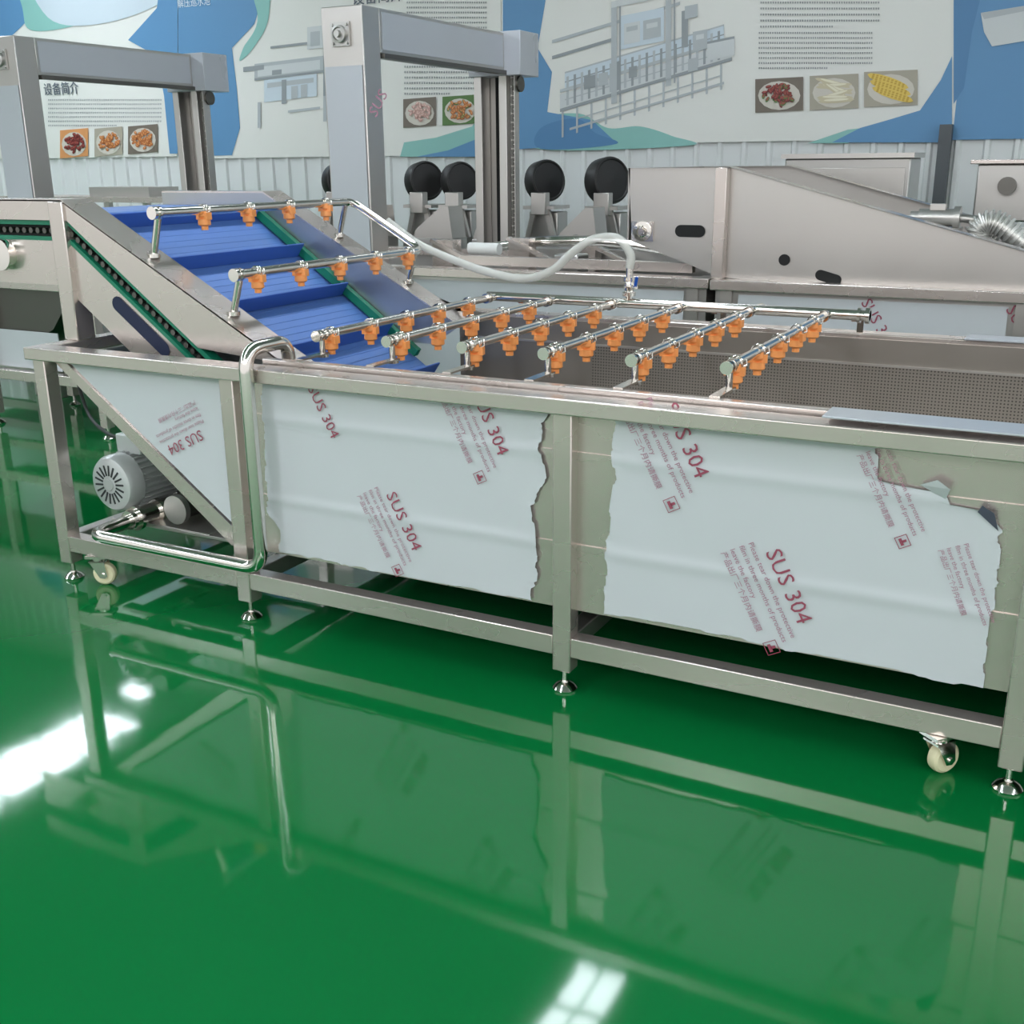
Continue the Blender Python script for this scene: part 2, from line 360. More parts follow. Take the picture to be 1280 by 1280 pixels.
M().box(-2.5,1.18,YB-.062,YB-.051,.80,.808).build('plate_edge',steel2,WM)
M().box(-2.5,1.18,2.886,2.896,.615,.9).build('inner_wall',inner,WM)
hp=M().prism([(-3.42,.872),(-3.36,.872),(-2.575,.31),(-2.575,.262),(-2.62,.262)],2.798,2.812).build('hopper_edge_strip',steel,WM)
def interp(pts,z):
    for (x0,z0),(x1,z1) in zip(pts,pts[1:]):
        if z1<=z<=z0 : 
            return x0+(x1-x0)*((z0-z)/(z0-z1) if z0>z1 else 0)
    return pts[-1][0] if z<pts[-1][1] else pts[0][0]
def walk(n,amp):
    o=[];v=0
    for i in range(n):
        if random.random()<.35: v=v*.6+random.gauss(0,amp)
        o.append(v)
    return o
def filmsheet(Lp,Rp,Y,ztop,zbot,rows=110,cols=60,jit=.0035,name='protective_film',par=WM,ripple=True):
    vs=[];fs=[]
    wl=walk(rows+1,jit);wr=walk(rows+1,jit);wb=walk(cols+1,jit)
    for i in range(rows+1):
        z=ztop+(zbot-ztop)*i/rows
        xl=interp(Lp,z)+wl[i];xr=interp(Rp,z)+wr[i]
        for j in range(cols+1):
            u=j/cols; x_=xl+(xr-xl)*u
            y=Y
            if ripple: y-=.004*math.exp(-((z-.745)/.02)**2)+.004*math.exp(-((z-.463)/.02)**2)
            y-=.0005*(1+math.sin(x_*13+z*17+math.sin(x_*5)*2))
            e=min(u,1-u)*(xr-xl)
            if ripple and e<.02: y-=(.02-e)*.15
            dz=0
            if i>rows-4: dz=wb[j]*(i-rows+4)/4
            vs.append((x_,y,z+dz))
    for i in range(rows):
        for j in range(cols):
            a=i*(cols+1)+j; fs.append((a,a+cols+1,a+cols+2,a+1))
    return M().add(vs,fs).build(name,film,par)
def q(px,py,Y=2.8): p=P(px,py,Y=Y); return (p.x,p.z)
FY=2.797
fA=filmsheet([q(330,474),q(333,600),q(338,640),q(352,662),q(350,697)],[q(690,512),q(679,528),q(676,560),q(682,600),q(672,625),q(666,632),q(670,660),q(673,700),q(666,752)],FY,.868,.272)
fB=filmsheet([q(772,522),q(766,560),q(770,600),q(764,640),q(760,690),q(757,740),q(752,775)],[q(1098,550),q(1096,598),q(1110,604),q(1168,612),q(1180,620),q(1184,630),q(1222,634),q(1250,662),q(1240,760),q(1236,800),q(1228,858)],FY,.868,.272)
fC=filmsheet([(-3.33,.868),(-2.585,.335)],[(-2.58,.868),(-2.58,.335)],2.7965,.868,.335,40,24,.001,ripple=False)
M().add([tuple(P(1222,640,Y=2.785)),tuple(P(1248,664,Y=2.79)),tuple(P(1243,642,Y=2.77)),tuple(P(1228,632,Y=2.775))],[(0,1,2,3)]).build('torn_flap',mat('film_back',(84,86,104),0,.4),fB,smooth=False)
M().add([tuple(P(1150,606,Y=2.79)),tuple(P(1182,624,Y=2.79)),tuple(P(1188,612,Y=2.765)),tuple(P(1172,600,Y=2.77))],[(0,1,2,3)]).build('torn_flap',film,fB,smooth=False)
def imprint(par,px,py,ang,sc=1,Y=2.788,big='SUS 304',small=True,logo=True,lift=0):
    a=math.radians(ang); dx=V((math.cos(a),0,-math.sin(a))); dy=V((math.sin(a),0,math.cos(a)))
    o=P(px,py,Y=Y)
    if big: M().text(big,.06*sc,o,dx,dy).build('printed_text',red,par,smooth=False)
    if small:
        g=M()
        for i,s_ in enumerate(('Please tear down the protective','film in three months of products','leave the factory','产品出厂三个月内请撕膜')):
            g.text(s_,.0205*sc,o-dx*.035*sc-dy*(.031+.026*i)*sc,dx,dy)
        g.build('small_printed_text',pink,par,smooth=False)
    if logo:
        c=o+dx*.24*sc-dy*.09*sc; g=M(); s_=.018*sc; e=.002
        for (u0,u1,v0,v1) in ((-s_,s_,-s_,-s_+e),(-s_,s_,s_-e,s_),(-s_,-s_+e,-s_,s_),(s_-e,s_,-s_,s_),(-s_*.6,s_*.6,-s_*.5,0),(-s_*.2,s_*.2,-s_*.1,s_*.6)):
            g.face([c+dx*u0+dy*v0,c+dx*u1+dy*v0,c+dx*u1+dy*v1,c+dx*u0+dy*v1])
        g.build('logo_print',red,par,smooth=False)
imprint(fA,482,618,62); imprint(fA,589,492,64,1); imprint(fA,384,485,62,.9,small=False,logo=False)
imprint(fB,956,690,62,1.08); imprint(fB,828,508,62,1.08); imprint(fB,1124,566,62,.9,big=None); imprint(fB,1222,690,66,.8,big=None,logo=False)
imprint(fC,250,537,-205+0,.9,Y=2.788,logo=False)
M().tube(fillet([(-2.41,2.93,.86),(-2.41,2.93,.985),(-2.41,2.712,.985),(-2.41,2.712,.235),(-3.235,2.712,.235),(-3.235,2.90,.235)],.075,8),.0235,18).build('water_pipe',chrome,WM)
# pump
K=1.12
ma=P(137,606,Y=2.9); ax=V((.03,1,0)).normalized()
pm=M().lathe([(r*K,z*K) for r,z in [(0,0),(.075,0),(.092,.007),(.1,.022),(.1,.07),(.087,.07),(.087,.31),(.1,.31),(.1,.33),(.05,.335),(0,.335)]],ma,ax,32)
a1=ax.orthogonal().normalized(); b1_=ax.cross(a1)
for i in range(28):
    an=i*math.pi/14; d_=a1*math.cos(an)+b1_*math.sin(an)
    pm.beam(ma+ax*.073*K+d_*.092*K,ma+ax*.308*K+d_*.092*K,.004,.024,d_)
pm=pm.build('pump_motor',motorg,WM)
M().beam(ma+ax*.1+V((0.01,0,.14)),ma+ax*.25+V((0.01,0,.14)),.13,.075).build('terminal_box',motorg,pm,.006)
g=M()
for i in range(18):
    an=i*math.pi/9; d_=a1*math.cos(an)+b1_*math.sin(an)
    g.beam(ma-ax*.001+d_*.036,ma-ax*.001+d_*.078,.007,.003,ax)
g.build('fan_slots',grillm,pm)
M().lathe([(0,-.006),(.022,-.006),(.024,0),(0,0)],ma,ax,20).build('fan_hub',motorg,pm)
M().lathe([(0,.375),(.12,.375),(.13,.385),(.13,.48),(.11,.5),(.06,.505),(.06,.6),(0,.6)],ma,ax,24).build('pump_body',dsteel,pm)
s0=V((-3.235,2.9,.235)); 
M().tube(fillet([s0,s0+V((0,.42,.0)),s0+V((.02,.5,.12))],.05),.038,16).build('suction_pipe',chrome,pm)
M().tube(fillet([s0+V((.16,.10,.04)),s0+V((.16,.5,.04)),s0+V((.16,.52,.15))],.05),.046,16).build('suction_pipe',dsteel,pm)
for k in (.03,.14,.26): 
    dd=V((0,1,0)); c=s0+dd*k; M().cyl(c,c+dd*.018,.05).build('pipe_clamp',chrome,pm)
M().cyl(s0+V((.16,.09,.04)),s0+V((.16,.115,.04)),.058).build('pipe_clamp',satin,pm)
M().box(-3.42,-2.58,2.98,3.03,.187,.2).box(-3.42,-2.58,3.3,3.35,.187,.2).box(-3.38,-2.9,2.98,3.35,.2,.205).build('pump_base',steel2,WM,.002)
M().tube(spline([ma+ax*.17+V((0,0,.17)),P(165,545,Y=3.1),P(140,545,Y=3.2),P(112,520,Y=3.4),P(95,470,Y=3.5)],8),.008,8).build('pump_cable',blk,WM)
# casters
for (x,y,rz) in ((-3.3,2.79,25),(-.22,2.79,52)):
    c=M().box(x-.04,x+.04,y-.032,y+.032,.112,.122).cyl((x,y,.098),(x,y,.113),.026)
    for s_ in (-1,1): c.prism([(x-.03,.1),(x+.03,.1),(x+.038,.04),(x+.028,.03),(x+.008,.032)],y+s_*.024-.002,y+s_*.024+.002)
    c.box(x-.03,x+.03,y-.026,y+.026,.094,.1); c.cyl((x+.02,y-.031,.045),(x+.02,y+.031,.045),.008)
    c=c.build('caster',chrome,WM,org=(x,y,.11))
    M().lathe([(0,-.017),(.036,-.018),(.043,-.012),(.045,0),(.043,.012),(.036,.018),(0,.017)],(x+.02,y,.045),(0,1,0),28).build('wheel',cream,c)
    c.rotation_euler.z=math.radians(rz)
# conveyor
def fz(x): return 1.435-.535*(x+3.44)
XH=-4.06
cv=M().prism([(XH,1.435),(-3.44,1.435),(-2.44,fz(-2.44)),(-2.83,.93),(-3.42,1.362),(XH,1.362)],2.945,2.953).build('conveyor_side_plate',steel,WM)
for y0,y1 in ((2.945,3.08),(4.08,4.21)):
    fl_=M()
    fl_.add([(XH,y0,1.437),(XH,y1,1.437),(-3.44,y1,1.437),(-3.44,y0,1.437),(-2.42,y1,fz(-2.42)),(-2.42,y0,fz(-2.42)),
             (XH,y0,1.43),(XH,y1,1.43),(-3.44,y1,1.43),(-3.44,y0,1.43),(-2.42,y1,fz(-2.42)-.007),(-2.42,y0,fz(-2.42)-.007)],
        [(0,3,2,1),(3,5,4,2),(6,7,8,9),(9,8,10,11),(5,11,10,4),(0,1,7,6),(0,6,9,3),(3,9,11,5),(1,2,8,7),(2,4,10,8)])
    fl_.build('conveyor_guard_flange',steel,WM,smooth=False)
for y0 in (3.076,4.08):
    M().prism([(XH,1.43),(-3.44,1.43),(-2.42,fz(-2.42)-.006),(-2.55,.80),(-2.8,.80),(-3.55,1.33),(XH,1.33)],y0,y0+.006).build('conveyor_inner_wall',guard,WM,smooth=False)
M().prism([(XH,1.43),(-3.44,1.43),(-2.42,fz(-2.42)-.006),(-2.42,.93),(-2.85,.93),(-3.55,1.2),(XH,1.2)],4.204,4.21).build('conveyor_outer_wall',steel2,WM,smooth=False)
def band(o0,o1,y0,y1,name,mt,par=WM,xe=-2.76):
    ze=1.362-.735*(xe+3.42)
    return M().prism([(XH,1.362-o0),(-3.42-o0*.3,1.362-o0),(xe-o0*.6,ze-o0*.8),(xe-o1*.6,ze-o1*.8),(-3.42-o1*.3,1.362-o1),(XH,1.362-o1)],y0,y1).build(name,mt,par)
band(0,.018,2.955,3.0,'green_guide_rail',greenp); cg=band(.018,.06,2.975,3.0,'chain_channel',blkp); band(.06,.075,2.955,3.0,'green_guide_rail',greenp)
ch=M()
pth=[V((XH,2.965,1.323)),V((-3.43,2.965,1.323)),V((-2.8,2.965,.86))]
for a_,b_ in zip(pth,pth[1:]):
    L=(b_-a_).length; n_=int(L/.035)
    for i in range(n_):
        p=a_.lerp(b_,(i+.5)/n_); ch.cyl(p-V((0,.008,0)),p+V((0,.01,0)),.011,n=8)
ch.build('drive_chain',dsteel,WM)
sp=band(.075,.24,2.957,2.967,'conveyor_side_beam',steel)
def slot(x,z,l,h,ang,y,name,par,n=8,mt=None):
    g=[];
    for s_,c0 in ((1,l/2),(-1,-l/2)):
        for i in range(n+1):
            a=-math.pi/2+math.pi*i/n; u=c0+s_*h/2*math.cos(a); v_=s_*h/2*math.sin(a); g.append((x+u*math.cos(ang)-v_*math.sin(ang),z+u*math.sin(ang)+v_*math.cos(ang)))
    return M().face([(a,y,b_) for a,b_ in g]).build(name,mt or blkp,par,smooth=False)
p=P(176,408,Y=2.955); slot(p.x,p.z,.26,.055,-.635,2.954,'slot',sp,mt=mat('slot_dark_blue',(24,34,64),0,.6))
bt=M(); 
bt.add([(XH,3.085,1.375),(XH,4.075,1.375),(-3.6,4.075,1.375),(-3.6,3.085,1.375),(-3.52,3.085,1.355),(-3.52,4.075,1.355),(-2.5,4.075,.64),(-2.5,3.085,.64)],[(0,3,2,1),(3,4,5,2),(4,7,6,5)])
belt=bt.build('conveyor_belt',blue,WM,smooth=False)
sl=math.atan(.70); nrm=V((math.sin(sl),0,math.cos(sl)))
for k in range(5):
    x=-3.47+.232*k; p=V((x,0,1.355-.70*(x+3.52)))
    M().beam(p+V((0,3.1,0))+nrm*.035,p+V((0,4.05,0))+nrm*.035,.008,.07,nrm).build('belt_flight',blue2,belt,.002)
rb=M()
x=-3.5
while x<-2.6:
    p=V((x,0,1.355-.70*(x+3.52))); rb.beam(p+V((0,3.09,0)),p+V((0,4.07,0)),.004,.002,nrm); x+=.03
rb.build('belt_ribs',blue,belt,smooth=False)
M().beam((-3.5,4.06,1.375),(-2.62,4.06,.76),.03,.035,nrm).build('green_guide_rail',greenp,WM)
M().box(-3.5,-3.425,2.935,3.02,.918,1.43).build('conveyor_post',steel,WM,.004)
M().box(-3.5,-3.425,4.14,4.203,.918,1.43).build('conveyor_post',steel,WM,.004)
M().cyl((-3.85,3.05,1.28),(-3.85,4.1,1.28),.06).build('belt_roller',dsteel,WM)
p=P(4,318,Y=2.94); M().lathe([(0,0),(.03,0),(.03,-.02),(.055,-.02),(.06,0),(.06,.02),(0,.02)],p,(0,-1,0)).build('roller_bearing',chrome,WM)
# nozzle master: clamp saddle, square body and blunt tip
nz=M().lathe([(0,.002),(.02,-.002),(.022,-.02),(.018,-.026),(.014,-.03),(.023,-.032),(.024,-.052),(.02,-.056),(.013,-.058),(.013,-.072),(0,-.072)],(0,0,0),n=12)
nz.box(-.029,.029,-.013,.013,-.034,-.008)
nz=nz.build('nozzle',orange,None,org=(0,0,0)); nd=D(); nd.data=nz.data; bpy.data.objects.remove(nz)
ck=M().tube([(.021*math.cos(a),-.006,.021*math.sin(a)) for a in [i*math.pi/8-.4 for i in range(10)]],.0022,6).tube([(.021*math.cos(a),.006,.021*math.sin(a)) for a in [i*math.pi/8-.4 for i in range(10)]],.0022,6)
ck.tube([(.02,-.006,-.01),(.034,0,-.002),(.03,.004,.016)],.0022,6)
ck=ck.build('clip',chrome,None,org=(0,0,0)); cdm=D(); cdm.data=ck.data; bpy.data.objects.remove(ck)
def nozzles(par,pts):
    for p in pts:
        o=inst(nd,'nozzle',p,par); o.rotation_euler.z=random.uniform(-.3,.3); inst(cdm,'clip',p,par)
zt1,zt2=1.392,1.188
fr=M().tube(fillet([(-3.02,2.99,zt1),(-3.03,4.2,zt1),(-2.67,4.2,zt2),(-2.665,2.99,zt2)],.06),.017,14)
for (x,z,y) in ((-3.02,zt1,3.01),(-2.665,zt2,3.01),(-3.03,zt1,4.15),(-2.67,zt2,4.15)):
    fr.cyl((x,y,z),(x-.045,y,fz(x-.045)+.003),.013)
    fr.cyl((x-.045,y,fz(x-.045)),(x-.045,y,fz(x-.045)+.014),.024)
for (x,z) in ((-3.02,zt1),(-2.665,zt2)): fr.cyl((x,2.975,z),(x,2.99,z),.023); fr.cyl((x,3.0,z),(x,3.012,z),.023)
fr=fr.build('conveyor_spray_frame',chrome,WM)
nozzles(fr,[(-3.022,3.24+.25*i,zt1) for i in range(4)]+[(-2.667,3.1+.245*i,zt2) for i in range(5)])
ZM=1.0
mf=M().tube([(-2.36,4.235,ZM),(-.745,4.235,ZM)],.02,14)
for x in (-2.2,-1.34,-.8): mf.box(x-.012,x+.012,4.235,4.36,.975,.981).box(x-.012,x+.012,4.354,4.36,.918,.981)
mf.cyl((-.76,4.235,ZM),(-.745,4.235,ZM),.03); mf.cyl((-.79,4.235,ZM),(-.778,4.235,ZM),.028)
mf=mf.build('spray_manifold',chrome,WM)
for k in range(6):
    x=-2.319+.2845*k; ye=4.34 if k==4 else 4.215
    tb=M().cyl((x,2.98,ZM),(x,ye,ZM),.0145,n=14)
    for y in (2.965,2.985,3.012): tb.cyl((x,y,ZM),(x,y+.01,ZM),.019)
    for y in (4.14,4.165): tb.cyl((x,y,ZM),(x,y+.01,ZM),.021)
    tb.cyl((x,3.0,ZM),(x,3.0,.925),.01); tb.cyl((x,3.0,.926),(x,3.0,.935),.02)
    tb.beam((x,2.87,.936),(x,3.02,.936),.03,.006)
    tb=tb.build('spray_tube',chrome,WM)
    nozzles(tb,[(x,3.05+.235*i,ZM) for i in range(5)])
hx=P(786,378,Y=4.235).x
rs=M().cyl((hx,4.235,ZM),(hx,4.235,1.15),.015); rs.cyl((hx,4.235,1.03),(hx,4.235,1.045),.028); rs.cyl((hx,4.235,1.09),(hx,4.235,1.105),.026); rs.lathe([(0,-.025),(.018,-.02),(.024,0),(.018,.02),(0,.025)],(hx,4.235,1.068))
rs.cyl((hx,4.235,1.068),(hx+.04,4.21,1.068),.008)
rs=rs.build('valve_riser',chrome,WM); M().beam((hx+.035,4.21,1.068),(hx+.05,4.19,1.11),.012,.004).build('valve_lever',bluev,rs)
hp_=[(-2.86,4.22,1.31)]+[tuple(P(a,b_,Y=4.235)) for a,b_ in ((520,303),(560,322),(610,340),(655,348),(690,338),(715,316),(742,299),(772,298),(788,318))]+[(hx,4.235,1.14)]
M().tube(spline(hp_,6),.0175,12).build('water_hose',hosem,WM)
# ---------------- rear tanks ----------------
def rear_tank(root,x0,x1,y0,y1,zt,legs,filmpanels=()):
    for xx in legs:
        for yy in (y0+.03,y1-.03):
            lg=M().box(xx-.03,xx+.03,yy-.03,yy+.03,.07,zt-.05).build('leg',steel2,root); inst(foot,'levelling_foot',(xx,yy,0),lg)
    M().box(x0,x1,y0-.02,y0+.09,zt-.05,zt).build('rim',steel,root,.004); M().box(x0,x1,y1-.09,y1,zt-.05,zt).build('rim',steel,root,.004)
    M().box(x0,x0+.08,y0+.09,y1-.09,zt-.05,zt).build('rim',steel,root); M().box(x1-.08,x1,y0+.09,y1-.09,zt-.05,zt).build('rim',steel,root)
    M().box(x0+.02,x1-.02,y0+.02,y0+.03,.3,zt-.05).box(x0+.02,x1-.02,y1-.04,y1-.03,.3,zt-.05).box(x0+.02,x0+.03,y0+.03,y1-.04,.3,zt-.05).box(x1-.03,x1-.02,y0+.03,y1-.04,.3,zt-.05).box(x0+.02,x1-.02,y0+.02,y1-.03,.28,.3).build('tank_body',satin,root)
    M().box(x0+.01,x1-.01,y0+.003,y0+.05,.12,.18).box(x0+.01,x1-.01,y1-.05,y1-.003,.12,.18).build('bottom_rail',steel2,root)
    for a_,b_ in filmpanels: M().box(a_,b_,y0+.014,y0+.018,.34,zt-.07).build('protective_film',film,root)
T2=thing('tank_machine','open stainless tank standing behind the washer under the two gantries','machine',(-4.4,6.1,0))
rear_tank(T2,-7.6,-1.76,5.46,6.84,.985,[-7.5,-5.6,-4.2,-1.85],[(-7.45,-5.65),(-5.55,-4.25),(-4.15,-1.9)])
M().box(-3.6,-1.9,5.6,6.7,.86,.87).build('inner_deck',satin,T2)
for (a,b_) in ((-3.55,5.7),(-3.2,6.0),(-2.9,6.3)): M().box(a,a+.14,b_,b_+.1,.87,1.12).beam((a,b_,1.12),(a+.4,b_,.95),.05,.02).build('guide_bracket',steel,T2)
M().beam((-3.3,5.62,1.02),(-1.9,5.62,1.02),.05,.05).build('cover_rail',steel,T2)
M().beam((-3.4,6.5,1.0),(-1.95,6.5,1.0),.12,.06).build('cover_rail',satin,T2)
M().box(-2.75,-2.6,5.7,5.85,.87,1.06).build('guide_bracket',satin,T2,.01)
M().cyl((-3.35,5.8,1.07),(-3.15,5.8,1.07),.035).build('guide_roller',white,T2)
M().tube(spline([(-3.4,6.2,1.05),(-3.0,6.1,1.1),(-2.6,6.15,1.1),(-2.2,6.2,1.05)],6),.03).build('drain_pipe',chrome,T2)
def gantry(xr,label):
    r=thing('gantry',label,'gantry',(xr-.1,6.1,0),'stainless gantry frames over the rear tank')
    x0=xr-.27
    fc=M().box(x0,xr,5.26,5.42,0,2.36).build('front_column',steel2,r,.005)
    fm_=M().box(x0+.012,xr-.012,5.254,5.258,.8,2.06).build('protective_film',filmw,fc)
    M().box(x0+.02,x0+.08,6.88,7.02,0,2.2).build('rear_column',steel2,r,.004); M().box(xr-.06,xr,6.88,7.02,0,2.2).build('rear_column',steel2,r,.004); M().box(x0+.08,xr-.06,7.0,7.02,0,2.2).build('rear_plate',satin,r,.004)
    c=M()
    for i in range(46):
        c.cyl((xr+.03,6.9,.9+i*.028),(xr+.03,6.925,.9+i*.028),.011,n=8)
        if i%2: c.beam((xr+.03,6.897,.9+i*.028),(xr+.03,6.897,.928+i*.028),.014,.004,(0,1,0))
    c.build('lift_chain',dsteel,r)
    M().box(xr+.005,xr+.06,6.93,6.945,.85,2.2).build('chain_track',steel2,r); M().box(xr+.055,xr+.06,6.88,6.93,.85,2.2).build('chain_track',steel2,r)
    M().box(x0+.13,xr-.1,6.985,6.998,0,2.2).build('column_slot',blkp,r)
    tb=M().box(x0+.05,xr,5.42,6.85,2.13,2.36).build('top_beam',satin,r,.004)
    M().box(xr+.001,xr+.004,5.44,6.83,2.15,2.34).build('protective_film',filmw,tb)
    M().box(x0-.0,xr+.12,6.85,7.12,2.1,2.37).build('beam_end_box',filmw,r,.004)
    M().box(xr-.02,xr+.02,5.43,6.85,2.105,2.13).build('beam_lip',dsteel,r)
    c=V((x0+.13,5.259,2.22)); b_=M().box(c.x-.06,c.x+.06,5.245,5.258,c.z-.06,c.z+.06)
    b_.lathe([(0,0),(.045,0),(.045,.02),(.034,.022),(.03,.012),(.018,.012),(.018,.035),(0,.035)],(c.x,5.246,c.z),(0,-1,0))
    for sx in (-1,1):
        for sz in (-1,1): b_.cyl((c.x+sx*.046,5.246,c.z+sz*.046),(c.x+sx*.046,5.234,c.z+sz*.046),.009,n=6)
    b_.build('flange_bearing',satin,r)
    M().cyl((xr+.03,6.95,2.05),(xr+.075,6.95,2.05),.05).build('sprocket',dsteel,r)
    return r,fm_
gl,_=gantry(-6.38,'left stainless gantry frame beside the cream banner with snack photos')
gc,fc_=gantry(-3.67,'middle stainless gantry frame with printed film on its column, tallest in view')
a=math.radians(-55); M().text('SUS',.09,P(470,148,Y=5.25),(math.cos(a),0,-math.sin(a)),(math.sin(a),0,math.cos(a))).build('printed_text',pink,fc_,smooth=False)
# machine 3
T3=thing('washing_machine','second washer at the right rear with a sloping closed conveyor housing','washing machine',(-.4,6.1,0))
rear_tank(T3,-1.74,2.2,5.42,6.8,.985,[-1.66,-.3,1.0,2.1],[(-1.6,-.36),(-.24,.95)])
f3=[o for o in T3.children if o.name.startswith('protective_film')]
for k,(px,py) in enumerate(((1076,374),(1258,374))):
    o_=P(px,py,Y=5.43); dx=V((math.cos(1),0,-math.sin(1))); dy=V((math.sin(1),0,math.cos(1)))
    o_.z=.905
    M().text('SUS 304',.075,o_,dx,dy).build('printed_text',red,f3[0],smooth=False)
hs=[(-2.23,1.52),(-1.7,1.52),(.3,.985),(-1.62,.985),(-1.72,.99),(-2.2,1.155)]
h3=M().prism(hs,5.5,5.51).build('conveyor_housing_side',steel2,T3)
M().prism(hs,6.69,6.7).build('conveyor_housing_side',steel2,T3)
for y0,y1 in ((5.47,5.6),(6.6,6.72)):
    M().add([(-2.23,y0,1.525),(-1.7,y0,1.525),(.3,y0,.99),(.3,y1,.99),(-1.7,y1,1.525),(-2.23,y1,1.525)],[(0,1,4,5),(1,2,3,4)]).build('housing_flange',steel,T3,smooth=False)
M().add([(-2.2,5.51,1.38),(-1.7,5.51,1.38),(0,5.51,.9),(0,6.69,.9),(-1.7,6.69,1.38),(-2.2,6.69,1.38)],[(0,1,4,5),(1,2,3,4)]).build('belt_bed',dsteel,T3,smooth=False)
M().box(-1.75,-1.69,5.44,5.499,.985,1.52).build('conveyor_post',steel,T3,.003)
M().box(-2.23,-2.22,5.5,6.7,1.16,1.52).build('head_plate',steel2,T3)
p=P(862,289,Y=5.49); slot(p.x,p.z,.1,.06,0,5.495,'slot',h3)
p=P(980,325,Y=5.49); slot(p.x,p.z,.002,.055,0,5.495,'hole',h3)
p=P(1035,347,Y=5.49); slot(p.x,p.z,.08,.05,-.26,5.495,'slot',h3)
p=P(804,289,Y=5.5); M().lathe([(0,0),(.05,0),(.05,.02),(.03,.022),(.02,.012),(.015,.03),(0,.03)],p,(0,-1,0)).box(p.x-.06,p.x+.06,5.485,5.499,p.z-.05,p.z+.05).build('roller_bearing',chrome,T3)
YC=5.85
pth=spline([P(1222,300,Y=YC),P(1224,286,Y=YC),P(1238,278,Y=YC),P(1256,286,Y=YC),P(1284,308,Y=YC),P(1320,336,Y=YC),P(1345,356,Y=YC)],4)
g=M(); dense=[];rad=[]
for a_,b_ in zip(pth,pth[1:]):
    dense+=[a_,a_.lerp(b_,.45),a_.lerp(b_,.5),a_.lerp(b_,.95)]; rad+=[.062,.062,.047,.047]
g.tube(dense,rad,18)
g.build('ribbed_roller_chain',mat('pale_roller',(206,206,202),.5,.32),T3)
mc=P(1176,272,Y=YC)
M().cyl((mc.x-.1,YC,mc.z),(mc.x+.06,YC,mc.z),.042).cyl((mc.x-.14,YC,mc.z),(mc.x-.1,YC,mc.z),.03).cyl((mc.x+.06,YC,mc.z),(mc.x+.09,YC,mc.z),.055).cyl((mc.x+.09,YC,mc.z),(mc.x+.18,YC,mc.z-.01),.02).box(mc.x-.05,mc.x+.02,YC-.03,YC+.03,mc.z+.035,mc.z+.065).build('gear_motor',satin,T3)
M().box(mc.x-.12,mc.x+.1,YC-.34,YC+.06,mc.z-.075,mc.z-.045).build('motor_plate',steel2,T3)
# box machine right
c0=P(1245,262,Y=7.2)
R4=thing('box_machine','stainless box machine with an overhanging lid at the right edge behind the ribbed roller','machine',(c0.x,7.2,0))
M().box(c0.x-.12,c0.x+.8,7.15,7.7,1.2,1.52).build('body',satin,R4,.01)
M().box(c0.x-.16,c0.x+.84,7.12,7.73,1.52,1.545).build('lid',steel,R4,.004)
M().cyl((c0.x+.05,7.1,1.4),(c0.x+.05,7.15,1.4),.05).build('bearing',dsteel,R4)
for a_ in (c0.x-.08,c0.x+.72): 
    for b_ in (7.18,7.65): M().box(a_-.03,a_+.03,b_-.03,b_+.03,0,1.2).build('leg',steel2,R4)
c1=P(1056,230,Y=7.6)
cb=thing('control_cabinet','plain stainless cabinet behind the sloping housing, near the dark wall post','cabinet',(c1.x,7.8,0))
M().box(c1.x-.4,c1.x+.4,7.6,8.0,.3,1.56).build('body',satin,cb,.01); M().box(c1.x-.37,c1.x+.37,7.59,7.598,.4,1.5).build('door',steel2,cb,.003); M().box(c1.x-.42,c1.x+.42,7.57,8.02,1.56,1.59).build('top',steel2,cb)
for a_ in (-.36,.36): 
    for b_ in (7.64,7.96): M().box(c1.x+a_-.025,c1.x+a_+.025,b_-.025,b_+.025,0,.3).build('leg',steel2,cb)
# drum machines
labs=['black drum machine half hidden left of the middle gantry column','black drum machine just right of the gantry front column','black drum machine second right of the gantry front column','black drum machine directly right of the gantry rear column','largest black drum machine beside the sloping housing']
first=None
for k,(px,py,sc) in enumerate(((427,236,.95),(531,240,1),(575,238,.95),(682,236,1),(760,234,1.1))):
    c=P(px,py,Y=7.7)
    if first is None:
        r=thing('drum_machine',labs[0],'machine',(c.x,7.7,0),'black drum machines by the back wall'); z=1.42
        b0=V((c.x,7.7,z)); axd=V((1.0,-.55,.15))
        M().lathe([(0,-.10),(.08,-.098),(.135,-.085),(.15,-.06),(.152,.03),(.147,.045),(.135,.05),(.128,.042),(.04,.046),(0,.05)],b0,axd,32).build('drum',blk,r)
        M().beam((c.x-.11,7.62,1.0),(c.x-.03,7.62,1.3),.04,.03,(0,1,0)).build('cradle_arm',steel2,r)
        M().beam((c.x+.11,7.62,1.0),(c.x+.03,7.62,1.3),.04,.03,(0,1,0)).build('cradle_arm',steel2,r)
        M().box(c.x-.13,c.x+.13,7.58,7.85,1.22,1.245).build('cradle_plate',steel2,r)
        M().box(c.x-.12,c.x+.12,7.66,7.84,.95,1.2).build('gear_box',satin,r,.01)
        M().box(c.x-.05,c.x+.07,7.55,7.63,1.18,1.34).build('front_bracket',steel2,r,.006)
        M().box(c.x-.13,c.x+.13,7.56,7.9,.5,.95).build('base_cabinet',satin,r)
        for sx in (-.105,.105):
            for yy in (7.585,7.875): M().box(c.x+sx-.02,c.x+sx+.02,yy-.02,yy+.02,0,.5).build('leg',steel2,r)
        first=r
    else:
        r=first.copy(); COL.objects.link(r); r.location=(c.x,7.7,0); r['label']=labs[k]
        for ch_ in list(first.children):
            cc=ch_.copy(); COL.objects.link(cc); cc.parent=r
            if sc!=1 and cc.name.startswith('drum'): cc.scale=(sc,)*3
